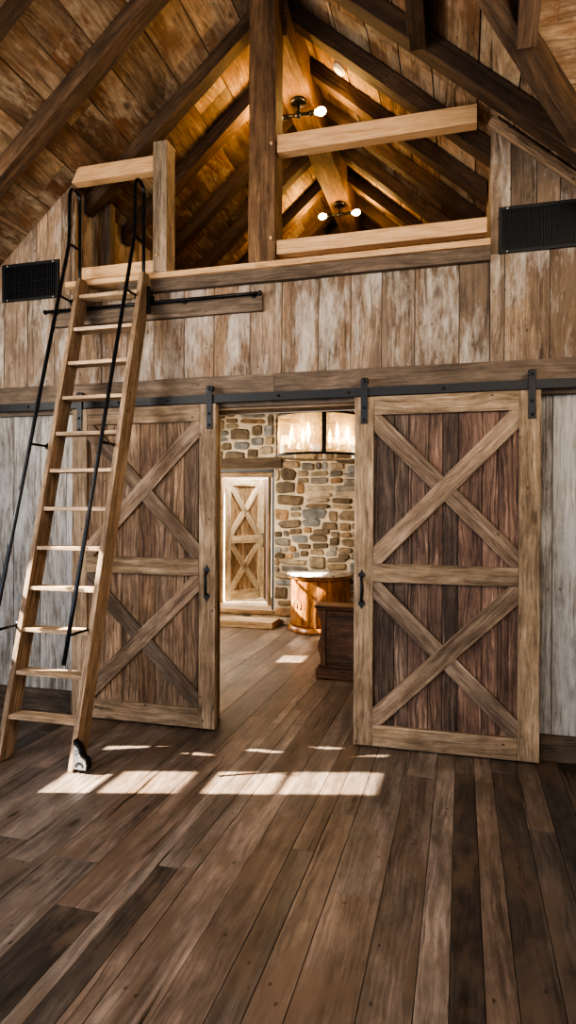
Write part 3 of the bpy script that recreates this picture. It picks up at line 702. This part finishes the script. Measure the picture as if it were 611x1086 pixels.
# hall behind
m = MB(); x = -5.2
while x < -1.8: m.box(x+.001, x+.139, YS+.32, 11.6, .15, .185, axis=1, tone=(.9, rng.random(), .1)); x += .14
m.build('floor_hall', M['hallwood'], kind='structure')
structb('trim_12', M['step'], lambda m: (m.box(-4.0, -2.6, YS+.12, YS+.3, 2.09, 2.19), m.box(-3.66, -3.53, YS+.45, YS+.55, .19, 2.2)))
m = MB(); m.box(-5.3, -5.2, YS+.32, 11.6, 0, 2.7); m.box(-5.3, -1.8, 11.6, 11.7, 0, 2.7); m.box(-5.3, -1.8, YS+.32, 11.7, 2.7, 2.8); m.box(-1.8, -1.7, YS+.32, 11.6, 0, 2.7)
m.build('wall_hall', M['plaster'], kind='structure')
# plank door in the hall, standing ajar (hinged left)
def hall_door(px, py, ang, w, label, mat, zt=2.1):
    t = thing('plank_door', label, 'door', (px, py, .19)); zb = .19; R = Matrix.Translation((px, py, 0))@Matrix.Rotation(ang, 4, 'Z')
    def part(f, nm, mt, par=t, bev=.003):
        m = MB(); f(m); bmesh.ops.transform(m.bm, matrix=R, verts=m.bm.verts); return m.build(nm, mt, par, bevel=bev)
    part(lambda m: [m.box(.02+(w-.04)*i/6+.002, .02+(w-.04)*(i+1)/6-.002, .02, .04, zb+.01, zt-.02, axis=2) for i in range(6)], 'panel', M['panel'] if mat == 'frame' else M['step'])
    part(lambda m: m.box(0, .12, 0, .045, zb, zt, axis=2), 'stile', M[mat]); part(lambda m: m.box(w-.12, w, 0, .045, zb, zt, axis=2), 'stile', M[mat])
    for z0, z1 in ((zb, zb+.15), (1.08, 1.2), (zt-.11, zt)): part(lambda m: m.box(.12, w-.12, 0, .022, z0, z1, axis=0), 'rail', M[mat])
    for z0, z1 in ((zb+.15, 1.08), (1.2, zt-.11)):
        for a, b in (((.13, z0+.03), (w-.13, z1-.03)), ((.13, z1-.03), (w-.13, z0+.03))):
            part(lambda m: strip(m, a, b, .095, .003, .019, None, (.12, w-.12, z0, z1)), 'brace', M[mat])
    part(lambda m: (m.tube([(w-.05, -.035, 1.22), (w-.05, -.05, 1.12), (w-.05, -.035, 1.02)], .008, 8), m.tube([(w-.05, 0, 1.22), (w-.05, -.035, 1.22)], .008, 8), m.tube([(w-.05, 0, 1.02), (w-.05, -.035, 1.02)], .008, 8)), 'handle', M['metal'], t, 0)
hall_door(-3.535, 9.22, math.radians(58), .80, 'pale plank door with crossed braces standing open beyond the stone doorway', 'hallwood')
hall_door(-2.72, 9.0, math.radians(112), .85, 'shadowed amber plank door behind the pale open door', 'frame')

# walls of the inner room
WIN2 = [(6.95, 7.72, 1.85, 2.72), (5.72, 6.12, 1.72, 2.02)]
def wall_x(name, x0, x1, ya, yb, ztopf, wins, mat):
    m = MB(); ys = sorted(set([ya, yb]+[v for w in wins for v in w[:2]]+([DYC] if 'right' == name.split('_')[-1] else [])))
    for a, b in zip(ys[:-1], ys[1:]):
        cuts = [w for w in wins if w[0] <= a+1e-6 and w[1] >= b-1e-6]; z = 0
        for w in sorted(cuts, key=lambda w: w[2]):
            m.box(x0, x1, a, b, z, w[2], axis=2); z = w[3]
        m.slab([(x0, a, z), (x0, b, z), (x0, b, ztopf(b)), (x0, a, ztopf(a))], (x1-x0, 0, 0), (0, 0, 1))
    return m.build(name, mat, kind='structure')
wall_x('wall_inner_left', XL-.12, XL, YW+.16, YS, lambda y: 3.3, WIN2, M['plaster'])
wall_x('wall_inner_right', XR, XR+.12, YW+.16, YS, lambda y: 3.3, [], M['plaster'])
m = MB(); m.box(XL, OPL-.03, YW+.16, YW+.17, 0, 3.18); m.box(OPR+.03, XR, YW+.16, YW+.17, 0, 3.18); m.box(OPL-.03, OPR+.03, YW+.16, YW+.17, 2.33, 3.18)
m.build('wall_inner_front', M['plaster'], kind='structure')
m = MB(); m.box(XL-.12, XL, YW+.16, YS+.3, 3.3, zroof(XL)+.01+.02); m.build('wall_loft_eave', M['shell'], kind='structure')
m = MB(); m.slab([(XL, YS+.02, 3.3), (XR, YS+.02, 3.3), (XR, YS+.02, zroof(XR)), (RX, YS+.02, RZ), (XL, YS+.02, zroof(XL))], (0, .1, 0), (0, 0, 1)); m.build('wall_gable_far', M['shell'], kind='structure')

# main-room side and rear walls
WIN1 = [(2.50, 3.32, 1.42, 2.86)]
wall_x('wall_left', XL-.12, XL, YB, YW+.16, lambda y: zroof(XL)+.03, WIN1, M['wall_low'])
wall_x('wall_right', XR, XR+.12, YB, YW+.16, lambda y: zdorm(y)+.05, [(1.0, 2.4, 2.3, 3.9)], M['wall_low'])
m = MB(); m.slab([(XL-.12, YB, 0), (XR+.12, YB, 0), (XR+.12, YB, zdorm(YB)+.05), (1.42, YB, zroof(1.42)+.05), (RX, YB, RZ+.05), (XL-.12, YB, zroof(XL)+.02)], (0, -.1, 0), (0, 0, 1)); m.build('wall_rear', M['wall'], kind='structure')
# windows with frames, bars and panes
def win(n, y0, y1, z0, z1, xa, vb, hb):
    m = MB(); f = .035; xi = xa-.06
    m.box(xi, xi+.05, y0, y0+f, z0, z1); m.box(xi, xi+.05, y1-f, y1, z0, z1); m.box(xi, xi+.05, y0, y1, z0, z0+f); m.box(xi, xi+.05, y0, y1, z1-f, z1)
    for a, b in vb: m.box(xi+.01, xi+.04, a, b, z0, z1)
    for a, b in hb: m.box(xi+.012, xi+.038, y0, y1, a, b)
    w = m.build('window_%d' % n, M['slate'], kind='structure')
    m = MB(); m.box(xi+.022, xi+.026, y0+.01, y1-.01, z0+.01, z1-.01); m.build('window_pane', M['pane'], w)
win(1, 2.50, 3.32, 1.42, 2.86, XL, [(2.85, 3.11)], [(1.675, 1.70), (2.02, 2.105), (2.40, 2.425)])
win(2, 6.95, 7.72, 1.85, 2.72, XL, [(7.32, 7.35)], [(2.27, 2.30)])
win(3, 5.72, 6.12, 1.72, 2.02, XL, [], [])
win(4, 1.0, 2.4, 2.3, 3.9, XR+.12, [(1.68, 1.72)], [(3.08, 3.12)])

# ------------------------------------------------------------------ chandelier
cx, cy, zt, zb, r = -1.33, 6.0, 2.50, 2.125, .41
t = thing('chandelier', 'large lit drum chandelier of seeded glass in black iron bands', 'chandelier', (cx, cy, zb))
for z in (zt, zb):
    m = MB(); m.lathe((cx, cy, z), [(r-.004, -.011), (r+.006, -.011), (r+.006, .011), (r-.004, .011), (r-.004, -.011)], 64); m.build('band', M['metal'], t)
for k in range(4):
    a = math.radians(-110+38+90*k); d = V(math.cos(a), math.sin(a), 0); e = V(-d.y, d.x, 0)
    m = MB(); m.beam(V(cx, cy, zb)+d*(r+.006), V(cx, cy, zt)+d*(r+.006), .04, .008, up=d); m.build('strap', M['metal'], t)
m = MB(); m.lathe((cx, cy, 0), [(r-.008, zb), (r-.008, zt)], 64); m.build('glass_drum', M['seeded'], t)
m = MB(); m.lathe((cx, cy, 0), [(0, zt+.0), (.03, zt), (.03, zt+.03), (0, zt+.03)], 16)
for k in range(3):
    a = math.radians(30+120*k); m.tube([(cx+math.cos(a)*r, cy+math.sin(a)*r, zt), (cx, cy, zt+.42)], .005, 6)
m.tube([(cx, cy, zt+.4), (cx, cy, 3.18)], .008, 8); m.lathe((cx, cy, 3.15), [(0, 0), (.06, 0), (.07, .03), (0, .03)], 20); m.build('hanging_rods', M['metal'], t)
m = MB(); m.tube([(cx, cy, zt+.42), (cx, cy, zb+.06)], .008, 8)
for k in range(6):
    a = math.radians(20+60*k); m.tube([(cx, cy, zb+.06), (cx+math.cos(a)*.27, cy+math.sin(a)*.27, zb+.06)], .006, 6)
m.build('inner_arms', M['metal'], t)
for k in range(6):
    a = math.radians(20+60*k); X, Y = cx+math.cos(a)*.27, cy+math.sin(a)*.27
    m = MB(); m.lathe((X, Y, zb+.06), [(.0, 0), (.013, 0), (.013, .10), (0, .10)], 10); c = m.build('candle_sleeve', M['white'], t)
    m = MB(); m.lathe((X, Y, zb+.16), [(.008, 0), (.02, .03), (.021, .05), (.012, .10), (.002, .14), (0, .141)], 12); m.build('candle_bulb', M['candle'], t)
    l = bpy.data.lights.new('candle_light', 'POINT'); l.energy = 7; l.color = (1, .6, .27); l.shadow_soft_size = .05
    lo = bpy.data.objects.new('candle_light', l); C.objects.link(lo); lo.location = (cx+math.cos(a)*.34, cy+math.sin(a)*.34, zb+.2)

# ------------------------------------------------------------------ vanity (half-round front)
vx, vy = -1.86, YS-.06
t = thing('vanity_cabinet', 'glossy honey-brown half-round cabinet with stone top against the stone wall', 'cabinet', (vx, vy, 0))
PI = math.pi
m = MB(); m.lathe((vx, vy, 0), [(1.06, 0), (1.06, .03), (1.02, .055), (1.0, .07)], 40, PI, 2*PI, .42, .56, cap=True); m.build('plinth', M['veneer'], t)
m = MB(); m.lathe((vx, vy, 0), [(.965, .06), (.965, .70)], 40, PI, 2*PI, .42, .56, cap=True); m.build('body', M['veneer'], t)
m = MB(); m.lathe((vx, vy, 0), [(.97, .685), (1.02, .70), (1.03, .725), (1.0, .735)], 40, PI, 2*PI, .42, .56, cap=True); m.build('cornice', M['veneer'], t)
m = MB(); m.lathe((vx, vy, 0), [(0, .735), (1.08, .735), (1.1, .745), (1.1, .762), (1.08, .77), (0, .77)], 48, PI, 2*PI, .42, .56); m.build('stone_top', M['marble'], t)
def arc_panel(a0, a1, rr, z0, z1): 
    m = MB(); m.lathe((vx, vy, 0), [(.96, z0), (rr, z0), (rr, z1), (.96, z1)], 10, math.radians(a0), math.radians(a1), .42, .56, smooth=False); return m
for a0, a1, hs in ((203, 237, 1), (238, 272, -1)):
    d = arc_panel(a0, a1, .985, .09, .67).build('door', M['veneer'], t)
    ah = math.radians(a1-4 if hs > 0 else a0+4); hx, hy = vx+.42*1.02*math.cos(ah), vy+.56*1.02*math.sin(ah)
    h = MB(); h.tube([(hx, hy-.012, .43), (hx, hy-.022, .40), (hx, hy-.022, .36), (hx, hy-.012, .33)], .008, 8); h.lathe((hx, hy-.006, .43), [(0, -.012), (.012, 0), (0, .012)], 8); h.lathe((hx, hy-.006, .33), [(0, -.012), (.012, 0), (0, .012)], 8)
    h.build('handle', M['nickel'], d)
for a in (200, 275, 300, 335):
    arc_panel(a-2.5, a+2.5, 1.0, .07, .69).build('pilaster', M['veneer'], t)

# ------------------------------------------------------------------ dark carved footboard in the foreground of the inner room
fx0, fx1, fy = -1.33, .2, 5.9
t = thing('footboard', 'dark polished wooden footboard with moulded top and plinth beside the doorway', 'footboard', (-.6, fy+.1, 0))
m = MB(); m.slab([(fx0-.01, fy, 0), (fx1, fy, 0), (fx1, fy+.24, 0), (fx0-.01, fy+.24, 0)], (0, 0, .105), (1, 0, 0)); m.build('plinth', M['darkwood'], t, bevel=.01)
m = MB(); m.box(fx0+.01, fx1, fy+.012, fy+.225, .105, .135); m.build('plinth_moulding', M['darkwood'], t, bevel=.01)
m = MB(); m.box(fx0+.055, fx1, fy+.03, fy+.2, .135, .655); m.build('body', M['darkwood'], t)
m = MB(); m.box(fx0+.13, fx1, fy+.018, fy+.03, .2, .60, axis=0, tone=(.9, .2, .3)); m.build('panel', M['darkwood'], t, bevel=.006)
m = MB(); m.box(fx0+.09, fx1, fy+.008, fy+.03, .135, .185, axis=0); m.box(fx0+.09, fx1, fy+.008, fy+.03, .615, .65, axis=0); m.build('panel_frame', M['darkwood'], t, bevel=.006)
# scrolled corner post
pr = [(0.012, .655), (.0, .64), (.012, .60), (.035, .56), (.045, .50), (.04, .42), (.022, .36), (.012, .31), (.02, .26), (.035, .22), (.04, .17), (.03, .135)]
m = MB(); m.slab([(fx0+a, fy, z) for a, z in pr]+[(fx0+.09, fy, .135), (fx0+.09, fy, .655)], (0, .23, 0), (0, 0, 1), (.8, .2, .2)); m.build('scroll_post', M['darkwood'], t, bevel=.004)
m = MB(); m.box(fx0-.02, fx1, fy-.015, fy+.245, .675, .70); m.box(fx0, fx1, fy-.002, fy+.235, .655, .676); m.build('top_moulding', M['darkwood'], t, bevel=.008)

# ------------------------------------------------------------------ lights
def area(name, loc, tgt, sx, sy, e, col):
    l = bpy.data.lights.new(name, 'AREA'); l.shape = 'RECTANGLE'; l.size = sx; l.size_y = sy; l.energy = e; l.color = col
    o = bpy.data.objects.new(name, l); C.objects.link(o); o.location = loc
    o.rotation_euler = (Vector(tgt)-Vector(loc)).to_track_quat('-Z', 'Y').to_euler(); return o
sd_ = V(.966, .26, -.70).normalized()
l = bpy.data.lights.new('sun', 'SUN'); l.energy = 60; l.angle = math.radians(.5); l.color = (1, .90, .74)
o = bpy.data.objects.new('sun', l); C.objects.link(o); o.rotation_euler = sd_.to_track_quat('-Z', 'Y').to_euler(); o.location = (-8, 0, 8)
area('daylight_left', (-4.1, 1.2, 1.8), (0, 3.6, 1.0), 2.6, 1.6, 130, (.74, .85, 1))
area('daylight_rear', (-1.2, -1.4, 2.2), (-1.3, 4, 1.6), 3.6, 2.4, 125, (.95, .95, 1))
area('daylight_dormer', (1.45, 1.7, 3.3), (-2.5, 3.4, 3.6), 1.4, 1.4, 95, (1, .84, .64))
area('inner_window_light', (-4.1, 6.9, 2.0), (-1.5, 7.2, .6), 1.4, 1.2, 110, (1, .88, .7))
area('hall_light', (-3.4, 9.6, 2.6), (-3.3, 9.9, .2), .9, .9, 90, (1, .95, .86))
area('hall_light', (-4.9, 9.3, 1.5), (-3.0, 9.8, 1.1), 1.2, 1.0, 60, (.95, .97, 1))
area('right_slope_fill', (-3.6, 2.2, 2.7), (.4, 3.9, 4.4), 1.6, .9, 70, (1, .9, .76))  # added fill lamp, no window here; brightens the right roof slope
w = bpy.data.worlds.new('sky'); SC.world = w; w.use_nodes = True; nt = w.node_tree
sky = nt.nodes.new('ShaderNodeTexSky'); sky.sky_type = 'NISHITA'; sky.sun_disc = False; sky.sun_elevation = math.radians(35)
bg = nt.nodes['Background']; bg.inputs[1].default_value = .25; nt.links.new(sky.outputs[0], bg.inputs[0])
SC.view_settings.view_transform = 'AgX'
try: SC.view_settings.look = 'AgX - High Contrast'
except Exception: pass
SC.view_settings.exposure = 0.22

# ------------------------------------------------------------------ camera
F, yaw, pitch, roll = 673.07, .2673438, -.00220588, .00465241
fw = V(-math.sin(yaw)*math.cos(pitch), math.cos(yaw)*math.cos(pitch), math.sin(pitch)); r0 = V(math.cos(yaw), math.sin(yaw), 0); u0 = r0.cross(fw)
rr = r0*math.cos(roll)+u0*math.sin(roll); uu = -r0*math.sin(roll)+u0*math.cos(roll)
cam = bpy.data.cameras.new('camera'); co = bpy.data.objects.new('camera', cam); C.objects.link(co)
cam.sensor_fit = 'VERTICAL'; cam.sensor_height = 36; cam.lens = F/1086*36; cam.clip_start = .05
mat = Matrix((rr, uu, -fw)).transposed().to_4x4(); mat.translation = (0, 0, 1.6); co.matrix_world = mat
SC.camera = co
